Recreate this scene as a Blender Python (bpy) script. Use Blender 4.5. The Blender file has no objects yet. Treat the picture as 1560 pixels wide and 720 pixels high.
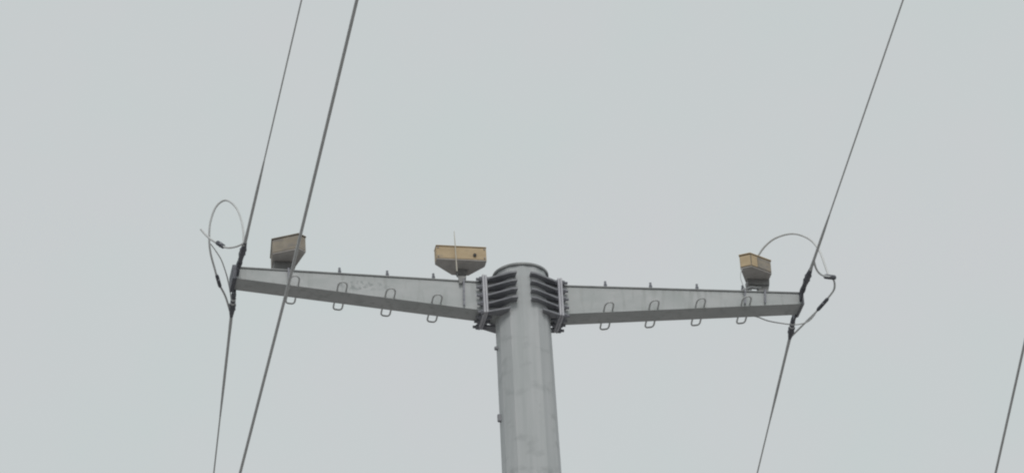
import bpy, bmesh, math, random
from mathutils import Vector, Matrix
random.seed(4)
SC = bpy.context.scene
COL = SC.collection

# ------------------------------------------------------------------ camera
PX, PY = 0.055, 40.5            # where the pole stands
PSI = math.radians(11.7)        # heading of the cross arms
ROLL, PITCH = math.radians(3.3), math.radians(30.5)
fw = Vector((0, math.cos(PITCH), math.sin(PITCH)))
r0 = Vector((1, 0, 0)); u0 = r0.cross(fw)
rt = r0*math.cos(ROLL) - u0*math.sin(ROLL)
up = r0*math.sin(ROLL) + u0*math.cos(ROLL)
cd = bpy.data.cameras.new('camera'); cam = bpy.data.objects.new('camera', cd); COL.objects.link(cam)
cam.matrix_world = Matrix(((rt.x, up.x, -fw.x, 0), (rt.y, up.y, -fw.y, 0), (rt.z, up.z, -fw.z, 1.6), (0, 0, 0, 1)))
cd.sensor_width = 36; cd.lens = 36*6550/1560
cd.clip_start = 0.1; cd.clip_end = 20000
SC.camera = cam
SC.render.resolution_x, SC.render.resolution_y = 1024, 472
SC.view_settings.view_transform = 'Standard'
try: SC.view_settings.look = 'None'
except Exception: pass
SC.view_settings.exposure = 0; SC.view_settings.gamma = 1
SC.cycles.filter_width = 2.1    # a soft phone-zoom picture

# ------------------------------------------------------------------ sky and sun
SUN_EL, SUN_AZ = math.radians(42), math.radians(172)      # behind the camera, to the right; azimuth from +Y clockwise
w = bpy.data.worlds.new('World'); SC.world = w; w.use_nodes = True
nt = w.node_tree; nt.nodes.clear()
def N(t, kind, **kw):
    n = t.nodes.new(kind)
    for k, v in kw.items(): setattr(n, k, v)
    return n
out = N(nt, 'ShaderNodeOutputWorld'); bg = N(nt, 'ShaderNodeBackground'); bg.inputs['Strength'].default_value = 0.1
sky = N(nt, 'ShaderNodeTexSky', sky_type='NISHITA'); sky.sun_disc = False
sky.sun_elevation = SUN_EL; sky.sun_rotation = SUN_AZ
tc = N(nt, 'ShaderNodeTexCoord')
n1 = N(nt, 'ShaderNodeTexNoise'); n1.inputs['Scale'].default_value = 24; n1.inputs['Detail'].default_value = 3
cr = N(nt, 'ShaderNodeValToRGB')                            # the overcast layer, barely mottled
cr.color_ramp.elements[0].position = .3; cr.color_ramp.elements[1].position = .7
cr.color_ramp.elements[0].color = (.572, .622, .620, 1); cr.color_ramp.elements[1].color = (.594, .614, .624, 1)
sc = N(nt, 'ShaderNodeVectorMath', operation='SCALE'); sc.inputs['Scale'].default_value = 10.0
mx = N(nt, 'ShaderNodeMix', data_type='RGBA'); mx.inputs[0].default_value = 0.97
L = nt.links.new
L(tc.outputs['Generated'], n1.inputs['Vector']); L(n1.outputs['Fac'], cr.inputs['Fac'])
L(cr.outputs['Color'], sc.inputs[0]); L(sky.outputs['Color'], mx.inputs[6]); L(sc.outputs[0], mx.inputs[7])
L(mx.outputs[2], bg.inputs['Color']); L(bg.outputs[0], out.inputs[0])
sd = bpy.data.lights.new('sun', 'SUN'); sun = bpy.data.objects.new('sun', sd); COL.objects.link(sun)
sd.energy = 1.15; sd.angle = math.radians(20); sd.color = (1, .97, .93)
sdir = Vector((math.sin(SUN_AZ)*math.cos(SUN_EL), math.cos(SUN_AZ)*math.cos(SUN_EL), math.sin(SUN_EL)))
sun.rotation_euler = sdir.to_track_quat('Z', 'Y').to_euler()
sun.location = sdir*60

# ------------------------------------------------------------------ materials
def mat(name, c1, c2, scale=6, rough=.6, metal=0., stretch=(1, 1, 1), bump=0., fine=None, lo=.35, hi=.65, stain=None):
    m = bpy.data.materials.new(name); m.use_nodes = True
    t = m.node_tree; b = t.nodes['Principled BSDF']; k = t.links.new
    co = N(t, 'ShaderNodeTexCoord'); mp = N(t, 'ShaderNodeMapping'); mp.inputs['Scale'].default_value = stretch
    k(co.outputs['Object'], mp.inputs['Vector'])
    a = N(t, 'ShaderNodeTexNoise'); a.inputs['Scale'].default_value = scale; a.inputs['Detail'].default_value = 6
    a.inputs['Roughness'].default_value = .6
    k(mp.outputs[0], a.inputs['Vector'])
    r = N(t, 'ShaderNodeValToRGB')
    r.color_ramp.elements[0].position = lo; r.color_ramp.elements[1].position = hi
    r.color_ramp.elements[0].color = (*c1, 1); r.color_ramp.elements[1].color = (*c2, 1)
    k(a.outputs['Fac'], r.inputs['Fac']); colr = r.outputs['Color']
    if fine:                                                # (scale, stretch, colour, low, high): dirt streaks or spots
        mp2 = N(t, 'ShaderNodeMapping'); mp2.inputs['Scale'].default_value = fine[1]
        k(co.outputs['Object'], mp2.inputs['Vector'])
        f = N(t, 'ShaderNodeTexNoise'); f.inputs['Scale'].default_value = fine[0]; f.inputs['Detail'].default_value = 5
        k(mp2.outputs[0], f.inputs['Vector'])
        mr = N(t, 'ShaderNodeMapRange'); mr.inputs['From Min'].default_value = fine[3]; mr.inputs['From Max'].default_value = fine[4]
        k(f.outputs['Fac'], mr.inputs['Value'])
        x = N(t, 'ShaderNodeMix', data_type='RGBA'); x.inputs[7].default_value = (*fine[2], 1)
        k(mr.outputs[0], x.inputs[0]); k(colr, x.inputs[6]); colr = x.outputs[2]
    k(colr, b.inputs['Base Color'])
    b.inputs['Roughness'].default_value = rough; b.inputs['Metallic'].default_value = metal
    if bump:
        bp = N(t, 'ShaderNodeBump'); bp.inputs['Strength'].default_value = bump; bp.inputs['Distance'].default_value = .01
        k(a.outputs['Fac'], bp.inputs['Height']); k(bp.outputs[0], b.inputs['Normal'])
    return m
M = {}
M['shaft'] = mat('galvanised_shaft', (.415, .44, .445), (.49, .505, .515), 3.2, .55, 0, (4, 4, .25), .12,
                 fine=(5, (1, 1, 1.5), (.355, .375, .38), .54, .74))
M['steel'] = mat('galvanised_steel', (.40, .425, .425), (.475, .49, .495), 3, .55, 0, (1, 1, 2), .1,
                 fine=(9, (1.6, 1.6, .3), (.34, .36, .355), .52, .74))
def add_stain(m, c, r, col):
    t = m.node_tree; b = t.nodes['Principled BSDF']; k = t.links.new
    src = b.inputs['Base Color'].links[0].from_socket
    co = N(t, 'ShaderNodeTexCoord'); mp = N(t, 'ShaderNodeMapping', vector_type='TEXTURE')
    mp.inputs['Location'].default_value = c; mp.inputs['Scale'].default_value = r
    k(co.outputs['Object'], mp.inputs['Vector'])
    ln = N(t, 'ShaderNodeVectorMath', operation='LENGTH'); k(mp.outputs[0], ln.inputs[0])
    mr = N(t, 'ShaderNodeMapRange'); mr.inputs['From Min'].default_value = 1; mr.inputs['From Max'].default_value = .6
    k(ln.outputs['Value'], mr.inputs['Value'])
    nz = N(t, 'ShaderNodeTexNoise'); nz.inputs['Scale'].default_value = 17; nz.inputs['Detail'].default_value = 3
    k(co.outputs['Object'], nz.inputs['Vector'])
    m2 = N(t, 'ShaderNodeMapRange'); m2.inputs['From Min'].default_value = .48; m2.inputs['From Max'].default_value = .60
    k(nz.outputs['Fac'], m2.inputs['Value'])
    mu = N(t, 'ShaderNodeMath', operation='MULTIPLY'); k(mr.outputs[0], mu.inputs[0]); k(m2.outputs[0], mu.inputs[1])
    x = N(t, 'ShaderNodeMix', data_type='RGBA'); x.inputs[7].default_value = (*col, 1)
    k(mu.outputs[0], x.inputs[0]); k(src, x.inputs[6]); k(x.outputs[2], b.inputs['Base Color'])
M['stained'] = mat('stained_galvanised_steel', (.40, .425, .425), (.475, .49, .495), 3, .55, 0, (1, 1, 2), .1,
                 fine=(9, (1.6, 1.6, .3), (.34, .36, .355), .52, .74))
add_stain(M['stained'], (-1.76, -.12, 24.675), (.33, .5, .07), (.285, .31, .31))
M['plate'] = mat('galvanised_plate', (.19, .195, .215), (.26, .265, .285), 9, .5, 0, (1, 1, 1), .1)
M['flange'] = mat('bright_galvanised_flange', (.44, .44, .48), (.52, .52, .55), 9, .5, 0, (1, 1, 1), .1)
M['cap'] = mat('weathered_cap_steel', (.24, .25, .255), (.33, .34, .34), 8, .6)
M['bolt'] = mat('dark_bolt_steel', (.15, .155, .18), (.24, .245, .27), 30, .5, .2)
M['rod'] = mat('bent_rod_steel', (.47, .48, .48), (.56, .57, .57), 20, .55, .1)
M['fitting'] = mat('dark_forged_fitting', (.085, .09, .11), (.14, .145, .165), 20, .5, .2)
M['band'] = mat('pale_zinc_band', (.55, .56, .57), (.65, .66, .66), 20, .45, .2)
M['wire'] = mat('weathered_strand', (.48, .495, .50), (.57, .58, .58), 12, .55, .1)
M['ochre'] = mat('dusty_ochre_paint', (.45, .345, .215), (.525, .41, .26), 9, .7, 0, (1, 1, 1.5), .1,
                 fine=(6, (1, 1, 2.5), (.35, .285, .21), .58, .75))
M['ochre_grey'] = mat('faded_grimy_ochre_paint', (.28, .245, .195), (.355, .315, .26), 8, .75, 0, (1, 1, 1.5), .1,
                 fine=(9, (1, 1, 3), (.23, .215, .20), .5, .7))
M['bracket'] = mat('dull_bracket_steel', (.20, .20, .20), (.27, .27, .265), 15, .6, .1)
M['pan'] = mat('dusty_steel_pan', (.44, .415, .395), (.54, .515, .49), 10, .75)
M['thin'] = mat('pale_strand', (.55, .565, .565), (.63, .64, .64), 12, .5, .1)
M['black'] = mat('black_rubber', (.02, .02, .02), (.04, .04, .04), 20, .6)
M['pale'] = mat('pale_rod', (.5, .47, .40), (.58, .55, .47), 20, .5)
M['ground'] = mat('dry_field', (.235, .222, .22), (.33, .313, .312), .05, .95, 0, (1, 1, 1), .3,
                  fine=(1.5, (1, 1, 1), (.20, .20, .165), .5, .7))
M['concrete'] = mat('footing_concrete', (.3, .3, .29), (.4, .4, .38), 4, .9)

# ------------------------------------------------------------------ helpers
# everything on the pole is measured as (u along the arms, v from the arms towards the camera's side, z)
def W(u, v, z):
    return Vector((PX + u*math.cos(PSI) + v*math.sin(PSI), PY + u*math.sin(PSI) - v*math.cos(PSI), z))
def tag(o, label=None, cat=None, group=None, kind=None):
    for k, v in (('label', label), ('category', cat), ('group', group), ('kind', kind)):
        if v: o[k] = v
    return o
class Thing:
    """An Empty at (u, v, z), turned with the arms; part() adds child meshes whose points are given in (u, v, z)."""
    def __init__(s, name, label, cat, org, group=None):
        s.o = bpy.data.objects.new(name, None); COL.objects.link(s.o)
        s.org = Vector(org); s.o.location = W(*org); s.o.rotation_euler = (0, 0, PSI)
        s.o.empty_display_size = .1
        tag(s.o, label, cat, group)
    def part(s, name, bm, material, parent=None, smooth=False, at=None):
        me = bm if isinstance(bm, bpy.types.Mesh) else finish(name, bm, material, s.org if at is None else Vector(at), smooth)
        o = bpy.data.objects.new(name, me); COL.objects.link(o)
        o.parent = parent if parent else s.o
        if at is not None:
            base = s.org
            o.location = Vector((at[0]-base.x, -(at[1]-base.y), at[2]-base.z))
        return o
def finish(name, bm, material, org, smooth=False):
    for vt in bm.verts:
        c = vt.co - org; vt.co = Vector((c.x, -c.y, c.z))
    bmesh.ops.recalc_face_normals(bm, faces=bm.faces)
    me = bpy.data.meshes.new(name); bm.to_mesh(me); bm.free()
    me.materials.append(M[material])
    if smooth:
        for p in me.polygons: p.use_smooth = True
        try: me.set_sharp_from_angle(angle=math.radians(40))
        except Exception: pass
    return me
def box(bm, u0, u1, v0, v1, z0, z1, bev=0.):
    g = bmesh.ops.create_cube(bm, size=1)
    for vt in g['verts']:
        vt.co = Vector((u0 if vt.co.x < 0 else u1, v0 if vt.co.y < 0 else v1, z0 if vt.co.z < 0 else z1))
    if bev:
        es = list({e for vt in g['verts'] for e in vt.link_edges})
        bmesh.ops.bevel(bm, geom=es, offset=bev, segments=1, affect='EDGES')
    return bm
def hexa(bm, pts, bev=0.):                    # eight corners: four at one end, four at the other
    vs = [bm.verts.new(p) for p in pts]
    fs = [bm.faces.new([vs[i] for i in f]) for f in ((0, 1, 2, 3), (7, 6, 5, 4), (0, 4, 5, 1), (1, 5, 6, 2), (2, 6, 7, 3), (3, 7, 4, 0))]
    if bev:
        es = list({e for f in fs for e in f.edges})
        bmesh.ops.bevel(bm, geom=es, offset=bev, segments=1, affect='EDGES')
    return bm
def prism(bm, plan, z0, z1, bev=0.):
    lo = [bm.verts.new((p[0], p[1], z0)) for p in plan]; hi = [bm.verts.new((p[0], p[1], z1)) for p in plan]
    n = len(plan); fs = [bm.faces.new(lo), bm.faces.new(hi)]
    for i in range(n): fs.append(bm.faces.new((lo[i], lo[(i+1) % n], hi[(i+1) % n], hi[i])))
    if bev:
        bmesh.ops.recalc_face_normals(bm, faces=fs)
        es = list({e for f in fs for e in f.edges})
        bmesh.ops.bevel(bm, geom=es, offset=bev, segments=2, affect='EDGES')
    return bm
def tube(bm, pts, rad, n=8, closed=False):
    pts = [Vector(p) for p in pts]; m = len(pts)
    R = rad if isinstance(rad, (list, tuple)) else [rad]*m
    rings = []; nrm = None
    for i, p in enumerate(pts):
        if closed: t = pts[(i+1) % m] - pts[i-1]
        else: t = pts[min(i+1, m-1)] - pts[max(i-1, 0)]
        t.normalize()
        if nrm is None: nrm = t.orthogonal().normalized()
        nrm = (nrm - t*nrm.dot(t)).normalized(); b = t.cross(nrm)
        rings.append([bm.verts.new(p + (nrm*math.cos(2*math.pi*k/n) + b*math.sin(2*math.pi*k/n))*R[i]) for k in range(n)])
    for i in range(m if closed else m-1):
        a, c = rings[i], rings[(i+1) % m]
        for k in range(n): bm.faces.new((a[k], a[(k+1) % n], c[(k+1) % n], c[k]))
    if not closed:
        bm.faces.new(rings[0]); bm.faces.new(rings[-1])
    return bm
def spline(pts, sub=7):                       # Catmull-Rom through the points
    P = [Vector(p) for p in pts]; P = [P[0]*2-P[1]] + P + [P[-1]*2-P[-2]]; res = []
    for i in range(1, len(P)-2):
        a, b, c, d = P[i-1:i+3]
        for k in range(sub):
            t = k/sub
            res.append(.5*((2*b) + (c-a)*t + (2*a-5*b+4*c-d)*t*t + (3*b-a-3*c+d)*t**3))
    return res + [P[-2]]
def B(): return bmesh.new()

# ------------------------------------------------------------------ ground (far below the frame)
bm = B()
bmesh.ops.create_grid(bm, x_segments=40, y_segments=40, size=6000)
me = bpy.data.meshes.new('ground'); bm.to_mesh(me); bm.free(); me.materials.append(M['ground'])
g = bpy.data.objects.new('ground', me); COL.objects.link(g); g['kind'] = 'structure'

# ------------------------------------------------------------------ the pole
pole = Thing('utility_pole', 'tall grey galvanised steel pole with two tapering arms spread like wings', 'utility pole', (0, 0, 0))
def sr(z): return .288 + (24.95 - z)*.0088
bm = B(); rings = []
NS = 12; off = math.radians(-90 + 8)
for z in [0, 4, 8, 12, 16, 19, 21, 22, 23, 24, 24.925]:
    rr = sr(z)/math.cos(math.pi/NS)*.985
    rings.append([bm.verts.new((.01+rr*math.cos(off + 2*math.pi*k/NS), rr*math.sin(off + 2*math.pi*k/NS), z)) for k in range(NS)])
for a, c in zip(rings, rings[1:]):
    for k in range(NS): bm.faces.new((a[k], a[(k+1) % NS], c[(k+1) % NS], c[k]))
bm.faces.new(rings[0]); bm.faces.new(rings[-1])
es = [e for e in bm.edges if abs(e.verts[0].co.z-e.verts[1].co.z) > .5]
bmesh.ops.bevel(bm, geom=es, offset=.012, segments=2, affect='EDGES')
pole.part('shaft', bm, 'shaft')
bm = B(); prism(bm, [(.01+.308*math.cos(2*math.pi*k/48), .308*math.sin(2*math.pi*k/48)) for k in range(48)], 24.926, 24.948)
pole.part('cap_plate', bm, 'cap')
bm = B(); prism(bm, [(.75*math.cos(2*math.pi*k/24), .75*math.sin(2*math.pi*k/24)) for k in range(24)], .402, .45)
pole.part('base_plate', bm, 'plate')
bm = B(); box(bm, -1.1, 1.1, -1.1, 1.1, -.3, .4, .04)
pole.part('footing', bm, 'concrete')
for z, h in ((24.04, .02), (23.19, .045)):       # small lugs on the shaft's side
    bm = B(); box(bm, -.285 - (24-z)*.009 - .035, -.27, -.018, .018, z-h, z+h, .008)
    pole.part('side_lug', bm, 'plate')

# meshes shared by alike pieces
bm = B()
for (z0, z1, r) in ((0, .03, .030), (.03, .062, .017)):
    bmesh.ops.create_cone(bm, cap_ends=True, segments=6 if r > .02 else 8, radius1=r, radius2=r*.94, depth=z1-z0,
                          matrix=Matrix.Rotation(math.pi/2, 4, 'Y') @ Matrix.Translation((0, 0, (z0+z1)/2)))
bolt_mesh = finish('flange_bolt', bm, 'bolt', Vector((0, 0, 0)))
bm = B()
tube(bm, [(0, 0, -.02), (0, 0, .135)], .013, 8)
bmesh.ops.create_cone(bm, cap_ends=True, segments=6, radius1=.019, radius2=.019, depth=.03, matrix=Matrix.Translation((0, 0, .085)))
stud_mesh = finish('step_stud', bm, 'bolt', Vector((0, 0, 0)))
def loop_pts(hw=.048, a=.300, b=-.297):
    p = []
    for k in range(9):                          # rounded outer end facing the camera's side
        t = math.pi*k/8; p.append((-hw*math.cos(t), a - .085 + .085*math.sin(t), 0))
    r, q = .03, .055
    for k in range(5):
        t = math.pi/2*k/4; p.append((hw - r + r*math.cos(t), b + q - q*math.sin(t), 0))
    for k in range(5):
        t = math.pi/2*k/4; p.append((-hw + r - r*math.sin(t), b + q - q*math.cos(t), 0))
    return p
bm = B(); tube(bm, loop_pts(), .0095, 8, closed=True)
loop_mesh = finish('step_loop', bm, 'rod', Vector((0, 0, 0)), True)

def zb(a): return 24.437 + (a-.5)/2.6*.255
def zt(a): return 24.776 + (a-.5)/2.6*.046
TIP = 3.12
for sg in (-1, 1):
    def q(u, v, z): return (sg*u, v, z)
    # beam: a closed tapering box, with slightly wider plates over and under it
    bm = B(); a0, a1 = .24, TIP-.012
    hexa(bm, [q(a0, -.12, zb(a0)+.014), q(a0, .12, zb(a0)+.014), q(a0, .12, zt(a0)), q(a0, -.12, zt(a0)),
              q(a1, -.12, zb(a1)+.014), q(a1, .12, zb(a1)+.014), q(a1, .12, zt(a1)), q(a1, -.12, zt(a1))])
    arm = pole.part('cross_arm', bm, 'stained' if sg < 0 else 'steel')
    if sg < 0: arm['label'] = 'left arm with dark smudges on its front face'
    bm = B(); hexa(bm, [q(a0, -.134, zt(a0)+.001), q(a0, .134, zt(a0)+.001), q(a0, .134, zt(a0)+.013), q(a0, -.134, zt(a0)+.013),
              q(a1, -.134, zt(a1)+.001), q(a1, .134, zt(a1)+.001), q(a1, .134, zt(a1)+.013), q(a1, -.134, zt(a1)+.013)])
    pole.part('top_plate', bm, 'cap', arm)
    bm = B(); hexa(bm, [q(a0, -.124, zb(a0)), q(a0, .124, zb(a0)), q(a0, .124, zb(a0)+.013), q(a0, -.124, zb(a0)+.013),
              q(a1, -.124, zb(a1)), q(a1, .124, zb(a1)), q(a1, .124, zb(a1)+.013), q(a1, -.124, zb(a1)+.013)])
    pole.part('bottom_plate', bm, 'steel', arm)
    # end plate with a lug on each side for the wire fittings
    bm = B(); box(bm, *sorted((sg*(TIP-.0115), sg*(TIP+(.035 if sg < 0 else .012)))), -.15, .15, zb(TIP)-.02, zt(TIP)+.025, .004)
    pole.part('end_plate', bm, 'fitting' if sg < 0 else 'plate', arm)
    for vs in (-1, 1):
        bm = B()
        u0, u1 = sorted((sg*(TIP-.034), sg*(TIP-.013)))
        zc = 24.775 if vs > 0 else 24.71
        vv = [(.121, -.05), (.121, .055), (.23, .045), (.265, .01), (.255, -.02), (.2, -.04)]
        lo = [bm.verts.new((u0, vs*a, zc+b)) for a, b in vv]; hi = [bm.verts.new((u1, vs*a, zc+b)) for a, b in vv]
        bm.faces.new(lo); bm.faces.new(hi)
        for i in range(6): bm.faces.new((lo[i], lo[(i+1) % 6], hi[(i+1) % 6], hi[i]))
        pole.part('wire_lug', bm, 'fitting', arm)
    # the bolted pair of flanges
    fu = .425 if sg < 0 else .405
    for k, (a, b) in enumerate(((fu-.026, fu-.002), (fu+.001, fu+.025))):
        bm = B(); box(bm, *sorted((sg*a, sg*b)), -.2, .2, 24.372-.004*k, 24.836+.004*k, .005)
        pole.part('flange', bm, 'flange', arm)
    spots = [(vv, 24.795 - .102*k) for vv in (-.163, .163) for k in range(5)] + [(vv, zz) for vv in (-.07, .03) for zz in (24.40, 24.812)]
    for vv, zz in spots:
        for side in (1, -1):                    # head outside, nut inside
            o = pole.part('flange_bolt', bolt_mesh, None, arm, at=(sg*(fu + (.025 if side > 0 else -.026)), vv, zz))
            if sg*side < 0: o.rotation_euler = (0, math.pi, 0)
    # stiffener ribs running from the flange past the flank of the shaft
    ue = .100 if sg < 0 else .052
    for k in range(5):
        zz = 24.783 - .102*k
        for vs in (1, -1):
            if k == 4:
                plan = [(.175, .30), (fu-.027, .195), (fu-.027, .121), (.2, .121)]
            else:
                plan = [(ue, .368), (ue+.06, .352), (fu-.027, .19), (fu-.027, .121), (.2, .121), (ue, .23)]
            bm = B(); prism(bm, [(sg*a, vs*b) for a, b in plan], zz, zz+.021)
            pole.part('stiffener_rib', bm, 'plate', arm)
    # four step loops through the foot of the beam and a stud on top of each
    for k, u in enumerate((.95, 1.455, 1.975, 2.49)):
        o = pole.part('step_loop', loop_mesh, None, arm, at=(sg*(u + (.0 if sg < 0 else -.005)), .0, zb(u)+.022))
        o.rotation_euler = (0, -sg*math.atan(.098), -math.radians(1.5 if sg < 0 else 5.0))
        pole.part('step_stud', stud_mesh, None, arm, at=(sg*(u-.0), .0, zt(u)+.014))

# ------------------------------------------------------------------ the three boxes standing on the arms
def bolt_on(th, parent, u, v, z, r=.012, matn='bolt'):
    bm = B(); bmesh.ops.create_cone(bm, cap_ends=True, segments=6, radius1=r, radius2=r, depth=.012,
        matrix=Matrix.Translation((u, v, z)) @ Matrix.Rotation(math.pi/2, 4, 'X'))
    return th.part('bolt', bm, matn, parent)
BOXG = 'ochre equipment boxes on the cross arms'
def saddle(th, u, lean=0., front=True, w=.028):
    """A strap over the beam's top that runs down both of its sides."""
    a = abs(u); bm = B(); h = w/2
    box(bm, u-h, u+h, -.150, .150, zt(a)+.0145, zt(a)+.026)
    for vs in (1, -1):
        f = [(u-h, vs*.137), (u+h, vs*.137), (u+h, vs*.149), (u-h, vs*.149)]
        hexa(bm, [(x+lean, y, zb(a)+.02) for x, y in f] + [(x, y, zt(a)+.014) for x, y in f])
    return th.part('strap', bm, 'bolt')

# middle box, near the pole
t = Thing('equipment_box', 'wide tan ochre box with whip antenna on the left arm beside the pole top', 'equipment box', (-.65, 0, 24.81), BOXG)
plan = [(-.936, .17), (-.386, .17), (-.386, .045), (-.533, -.16), (-.716, -.16), (-.936, .045)]
bm = B(); prism(bm, plan, 25.033, 25.184, .006); hs = t.part('housing', bm, 'ochre')
bm = B(); prism(bm, plan, 25.02, 25.032, .003); t.part('bottom_pan', bm, 'pan', hs)
bm = B(); prism(bm, [(-.650+(x+.650)*1.01, .04+(y-.04)*1.05) for x, y in plan], 25.185, 25.196, .003); t.part('lid', bm, 'ochre', hs)
bm = B(); bmesh.ops.create_cone(bm, cap_ends=True, segments=16, radius1=.019, radius2=.017, depth=.016, matrix=Matrix.Translation((-.516, .178, 25.085)) @ Matrix.Rotation(math.pi/2, 4, 'X'))
t.part('round_port', bm, 'black', hs)
bm = B(); hexa(bm, [(-.68, -.14, 25.0185), (-.56, -.14, 25.0185), (-.56, -.02, 25.0185), (-.68, -.02, 25.0185),
                    (-.67, -.10, 24.96), (-.58, -.10, 24.96), (-.58, -.03, 24.96), (-.67, -.03, 24.96)])
sk = t.part('mounting_socket', bm, 'bracket')
bm = B(); tube(bm, [(-.62, -.06, 24.959), (-.635, -.02, 24.827)], .042, 10); t.part('post', bm, 'bracket', sk, True)
bm = B(); hexa(bm, [(-.70, .10, 24.85), (-.61, .10, 24.85), (-.61, .12, 24.85), (-.70, .12, 24.85),
                    (-.697, .151, 24.735), (-.675, .151, 24.735), (-.675, .165, 24.735), (-.697, .165, 24.735)])
t.part('bracket_tongue', bm, 'bracket')
saddle(t, -.645, -.008, w=.02)
bm = B(); tube(bm, [(-.722, .183, 24.87), (-.728, .183, 25.20), (-.732, .183, 25.37)], [.0075, .0065, .004], 6)
an = t.part('antenna', bm, 'pale')
for x, z in ((-.915, 25.165), (-.407, 25.165), (-.915, 25.055), (-.407, 25.055)): bolt_on(t, hs, x, .172, z, .008)

# left box
t = Thing('equipment_box', 'grimy brown box turned sideways on the left arm near its outer end, behind a wire', 'equipment box', (-2.55, 0, 24.83), BOXG)
Cc = (-2.448, .25)
plan = [Cc, (Cc[0]-.266, Cc[1]-.139), (Cc[0]-.232, Cc[1]-.53), (Cc[0]+.010, Cc[1]-.53), (Cc[0]+.017, Cc[1]-.383), (Cc[0]+.086, Cc[1]-.066)]
bm = B(); prism(bm, plan, 25.033, 25.200, .006); hs = t.part('housing', bm, 'ochre_grey')
bm = B(); prism(bm, plan, 25.02, 25.032, .003); t.part('bottom_pan', bm, 'pan', hs)
cx = sum(p[0] for p in plan)/len(plan); cy = sum(p[1] for p in plan)/len(plan)
bm = B(); prism(bm, [(cx+(x-cx)*1.05, cy+(y-cy)*1.05) for x, y in plan], 25.201, 25.213, .003); t.part('lid', bm, 'ochre_grey', hs)
bm = B(); hexa(bm, [(-2.70, -.14, 24.836), (-2.46, -.14, 24.836), (-2.46, -.01, 24.836), (-2.70, -.01, 24.836),
                    (-2.68, -.14, 25.0185), (-2.47, -.14, 25.0185), (-2.47, -.03, 25.0185), (-2.68, -.03, 25.0185)], .008); t.part('bracket_box', bm, 'bracket')
saddle(t, -2.55, 0, w=.02)

# right box
t = Thing('equipment_box', 'small tan box on legs near the right arm tip, under an arching cable', 'equipment box', (2.6, 0, 24.83), BOXG)
Cc = (2.544, .25)
plan = [Cc, (Cc[0]-.111, Cc[1]-.060), (Cc[0]+.035, Cc[1]-.40), (Cc[0]+.262, Cc[1]-.42), (Cc[0]+.259, Cc[1]-.137)]
bm = B(); prism(bm, plan, 25.073, 25.222, .006); hs = t.part('housing', bm, 'ochre_grey')
bm = B(); prism(bm, plan, 25.06, 25.072, .003); t.part('bottom_pan', bm, 'pan', hs)
cx = sum(p[0] for p in plan)/len(plan); cy = sum(p[1] for p in plan)/len(plan)
bm = B(); prism(bm, [(cx+(x-cx)*1.05, cy+(y-cy)*1.05) for x, y in plan], 25.223, 25.236, .003); t.part('lid', bm, 'ochre', hs)
def on_edge(p, q_, s0, s1, z0, z1, th=.006):
    p, q_ = Vector((*p, 0)), Vector((*q_, 0)); d = q_-p; nrm = Vector((d.y, -d.x, 0)).normalized()
    c = Vector((cx, cy, 0))
    if (p+d*.5+nrm-c).length < (p+d*.5-nrm-c).length: nrm = -nrm
    a, b = p+d*s0, p+d*s1; bm = B()
    hexa(bm, [tuple(a+nrm*.001+Vector((0, 0, z0))), tuple(b+nrm*.001+Vector((0, 0, z0))), tuple(b+nrm*.001+Vector((0, 0, z1))), tuple(a+nrm*.001+Vector((0, 0, z1))),
              tuple(a+nrm*th+Vector((0, 0, z0))), tuple(b+nrm*th+Vector((0, 0, z0))), tuple(b+nrm*th+Vector((0, 0, z1))), tuple(a+nrm*th+Vector((0, 0, z1)))])
    return bm
t.part('side_cover', on_edge(Cc, (Cc[0]-.111, Cc[1]-.060), .04, .96, 25.08, 25.21), 'ochre', hs)
t.part('side_cover', on_edge(Cc, (Cc[0]+.259, Cc[1]-.137), .03, .30, 25.08, 25.21), 'ochre', hs)
t.part('front_panel', on_edge(Cc, (Cc[0]+.259, Cc[1]-.137), .34, .95, 25.08, 25.205, .004), 'ochre_grey', hs)
bm = B(); hexa(bm, [(2.56, -.14, 25.0585), (2.805, -.14, 25.0585), (2.805, -.01, 25.0585), (2.56, -.01, 25.0585),
                    (2.56, -.12, 24.99), (2.80, -.12, 24.99), (2.80, -.01, 24.99), (2.56, -.01, 24.99)])
sk = t.part('mounting_socket', bm, 'bracket')
bm = B(); hexa(bm, [(2.565, -.07, 24.989), (2.62, -.07, 24.989), (2.62, -.02, 24.989), (2.565, -.02, 24.989),
                    (2.45, -.05, 24.834), (2.50, -.05, 24.834), (2.50, .06, 24.834), (2.45, .06, 24.834)]); t.part('bracket_leg', bm, 'bracket')
bm = B(); hexa(bm, [(2.665, -.07, 24.989), (2.80, -.07, 24.989), (2.80, -.02, 24.989), (2.665, -.02, 24.989),
                    (2.665, -.05, 24.834), (2.755, -.05, 24.834), (2.755, .06, 24.834), (2.665, .06, 24.834)]); t.part('bracket_leg', bm, 'bracket')
bm = B(); tube(bm, [(2.475, .05, 24.88), (2.59, 0, 24.95), (2.70, 0, 24.94)], .011, 6); t.part('brace', bm, 'band')
saddle(t, 2.476, -.012, w=.022); saddle(t, 2.703, -.012, w=.022)
bm = B(); tube(bm, spline([(2.452, .19, 25.06), (2.430, .2, 25.0), (2.425, .2, 24.93), (2.445, .19, 24.86), (2.475, .17, 24.80)]), .005, 6)
t.part('cable', bm, 'wire', smooth=True)

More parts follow.
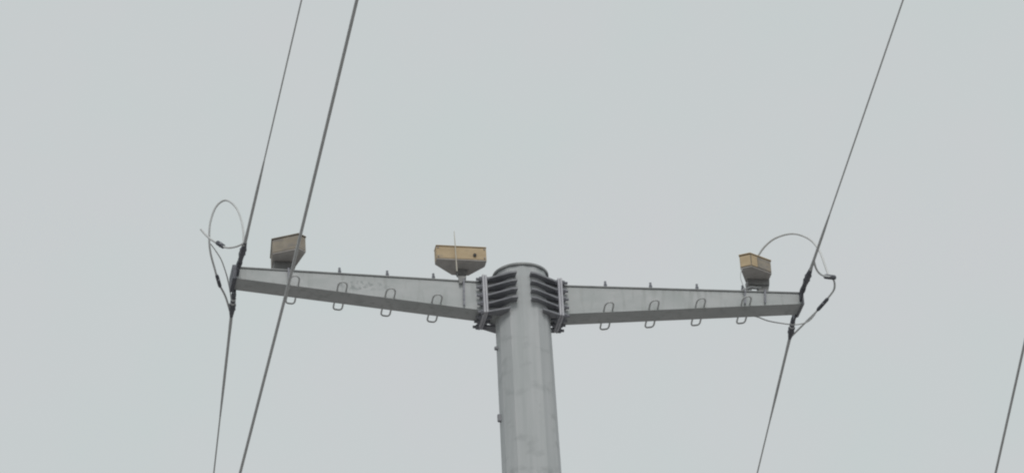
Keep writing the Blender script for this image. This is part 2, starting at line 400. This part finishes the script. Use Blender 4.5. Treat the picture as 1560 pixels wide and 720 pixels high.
# ------------------------------------------------------------------ wires
def wire_line(anchor, d, m, k, length, start=0.):
    pts = []; s = start; st = .8
    while s < length:
        pts.append((anchor[0]+d[0]*s, anchor[1]+d[1]*s, anchor[2]+m*s+k*s*s)); s += st; st = min(st*1.25, 6)
    return pts
def tension_wire(anchor, d, m, rod, label, rodlabel, rc=.0115, rr=.0165, length=110):
    t = Thing('overhead_wire', label, 'overhead wire', anchor, 'overhead wires')
    bm = B(); tube(bm, wire_line(anchor, d, m, .0003, length), rc, 8)
    c = t.part('conductor', bm, 'thin', smooth=True)
    bm = B(); n = 10
    pts = wire_line(anchor, d, m, .0003, 200)
    P = [(anchor[0]+d[0]*s, anchor[1]+d[1]*s, anchor[2]+m*s+.0003*s*s) for s in [rod*i/n for i in range(n+1)]]
    tube(bm, P, [rr*1.15]*2 + [rr]*(n-5) + [rc+(rr-rc)*f+.0008 for f in (.8, .55, .3, .0)], 8)
    t.part('armour_rod', bm, 'wire', smooth=True)
    return t
LF = (-3.099, .75, 24.746); LB = (-3.078, -.60, 24.666); RF = (3.090, .64, 24.811); RB = (3.133, -.55, 24.662)
tension_wire(LF, (-.016, .9999), -.06, 1.85, 'thin grey wire rising from the tip of the left arm', None, .0082, .0160)
tension_wire(LB, (.0569, -.9984), -.06, 2.1, 'thin grey wire running down and away below the tip of the left arm', None, .0092, .0160)
tension_wire(RF, (-.0832, .9965), -.06, 1.3, 'thin grey wire rising from the tip of the right arm', None, .0092, .0160)
tension_wire(RB, (.0946, -.9955), -.06, 1.75, 'thin grey wire running down and away below the tip of the right arm', None, .0092, .0160)
MF = (-3.328, 5.697, 21.523)
t = Thing('overhead_wire', 'thickest dark wire, passing unbroken in front of the left arm and its outer box', 'overhead wire', MF, 'overhead wires')
bm = B(); tube(bm, wire_line(MF, (.0024, -1), 0, .0003, 110)[::-1] + wire_line(MF, (-.0097, 1), 0, .0003, 110)[1:], .0150, 8)
t.part('conductor', bm, 'wire', smooth=True)
FR = (3.956, 4.802, 21.625)
t = Thing('overhead_wire', 'lone dark wire in the lower right corner, touching neither arm', 'overhead wire', FR, 'overhead wires')
bm = B(); tube(bm, wire_line(FR, (.1679, -.9858), 0, .0003, 110)[::-1] + wire_line(FR, (-.1679, .9858), 0, .0003, 110)[1:], .0135, 8)
t.part('conductor', bm, 'wire', smooth=True)

# fittings that tie each wire's end to a lug
def fitting(p0, p1, label, banded):
    t = Thing('tension_clamp', label, 'wire clamp', p0, 'clamps holding the wires at the arm tips')
    a, b = Vector(p0), Vector(p1)
    def X(s): return a + (b-a)*s
    if banded:
        segs = [('shackle', 0, .20, .028, 'fitting'), ('band', .205, .29, .032, 'band'), ('socket', .295, .40, .030, 'fitting'), ('band', .405, .48, .032, 'band')]
        body = (.485, 1.12, [.032, .036, .031, .026, .019])
    else:
        segs = [('shackle', 0, .16, .033, 'fitting'), ('socket', .165, .40, .028, 'fitting')]
        body = (.41, 1.10, [.030, .036, .034, .026, .019])
    for nm, s0, s1, r, mm in segs:
        bm = B(); tube(bm, [X(s0), X((s0+s1)/2), X(s1)], [r*.92, r, r*.92], 8); t.part(nm, bm, mm)
    bm = B(); tube(bm, [X(body[0]+(body[1]-body[0])*i/4) for i in range(5)], body[2], 8); t.part('wedge_clamp', bm, 'fitting')
    for s in (.55, .75):
        c = X(s); bm = B(); box(bm, c.x-.036, c.x+.036, c.y-.012, c.y+.012, c.z-.012, c.z+.012); t.part('clamp_bolt', bm, 'bolt')
fitting((-3.097, .235, 24.79), LF, 'dark clamp tying the rising wire to the left arm tip', False)
fitting((-3.097, -.225, 24.705), LB, 'clamp with two pale bands under the left arm tip', True)
fitting((3.097, .225, 24.79), RF, 'dark clamp tying the rising wire to the right arm tip', False)
fitting((3.097, -.225, 24.705), RB, 'clamp with pale bands under the right arm tip', True)

# loose loops of cable that carry on from one wire to the next
def splice(th, parent, p, d, l=.11, r=.026):
    p = Vector(p); d = Vector(d).normalized()*l/2; bm = B()
    tube(bm, [p-d, p-d*.8, p+d*.8, p+d], [r*.7, r, r, r*.7], 8); th.part('splice_clamp', bm, 'fitting', parent)
    bm = B(); c = p; box(bm, c.x-.012, c.x+.012, c.y-.034, c.y+.034, c.z-.012, c.z+.012); th.part('clamp_bolt', bm, 'bolt', parent)
t = Thing('jumper_cable', 'cable looped in a tall oval beside the left arm tip', 'cable', (-3.1, .7, 24.75), 'loops of cable at the arm tips')
main = [(-3.111, 0.76, 24.724), (-3.109, 0.7, 24.994), (-3.155, 0.6, 25.27), (-3.253, 0.5, 25.431), (-3.35, 0.42, 25.4), (-3.409, 0.36, 25.244), (-3.419, 0.3, 25.075), (-3.395, 0.2, 24.948), (-3.333, 0.05, 24.835), (-3.271, -0.1, 24.746), (-3.171, -0.35, 24.731), (-3.08, -0.62, 24.661)]
tail = [(-3.109, 0.78, 24.744), (-3.186, 0.72, 24.731), (-3.276, 0.66, 24.749), (-3.352, 0.6, 24.821), (-3.436, 0.55, 24.911), (-3.487, 0.52, 24.982), (-3.533, 0.5, 25.057)]
thin = [(-3.401, 0.26, 25.026), (-3.338, 0.2, 24.975), (-3.264, 0.1, 24.915), (-3.187, -0.08, 24.828), (-3.127, -0.3, 24.762), (-3.084, -0.52, 24.702)]
bm = B(); tube(bm, spline(main), .0115, 8); c1 = t.part('loop', bm, 'thin', smooth=True)
bm = B(); tube(bm, spline(tail), .0115, 8); c2 = t.part('tail', bm, 'thin', smooth=True)
bm = B(); tube(bm, spline(thin), .007, 6); t.part('tie_wire', bm, 'thin', smooth=True)
splice(t, c2, (-3.339, 0.61, 24.812), (-.8, -.3, .75))
splice(t, c1, (-3.283, -0.06, 24.757), (.6, -1.5, -.85), .16, .02)
t = Thing('jumper_cable', 'cable arching over from behind the right box to the right arm tip', 'cable', (3.1, .7, 24.8), 'loops of cable at the arm tips')
arch = [(2.73, -0.25, 25.426), (2.815, -0.15, 25.55), (2.931, -0.02, 25.606), (3.097, 0.1, 25.595), (3.242, 0.2, 25.476), (3.324, 0.26, 25.302), (3.362, 0.3, 25.089), (3.388, 0.32, 24.937)]
pre = [(2.66, -.30, 24.95), (2.665, -.30, 25.15), (2.685, -.29, 25.31)]
short = [(3.064, 0.9, 24.80), (3.13, .75, 24.766), (3.244, 0.55, 24.815), (3.403, 0.32, 24.934), (3.472, 0.22, 24.941), (3.493, 0.12, 24.9), (3.459, 0, 24.867), (3.381, -0.16, 24.804), (3.264, -0.38, 24.74), (3.137, -0.57, 24.657)]
under = [(2.60, -.1255, 24.66), (2.683, -0.15, 24.656), (2.795, -0.22, 24.66), (2.95, -0.3, 24.683), (3.144, -0.36, 24.706), (3.27, -0.32, 24.719), (3.331, -0.25, 24.753), (3.368, -0.17, 24.801)]
bm = B(); tube(bm, spline(pre+arch), .0115, 8); c1 = t.part('arch', bm, 'thin', smooth=True)
bm = B(); tube(bm, spline(short), .0115, 8); c2 = t.part('loop', bm, 'thin', smooth=True)
bm = B(); tube(bm, spline(under), .0075, 6); t.part('tie_wire', bm, 'thin', smooth=True)
splice(t, c1, (3.40, .315, 24.935), (.9, -.2, .05), .14, .028)
splice(t, c2, (3.41, -.10, 24.828), (.5, 1, .35), .2, .021)
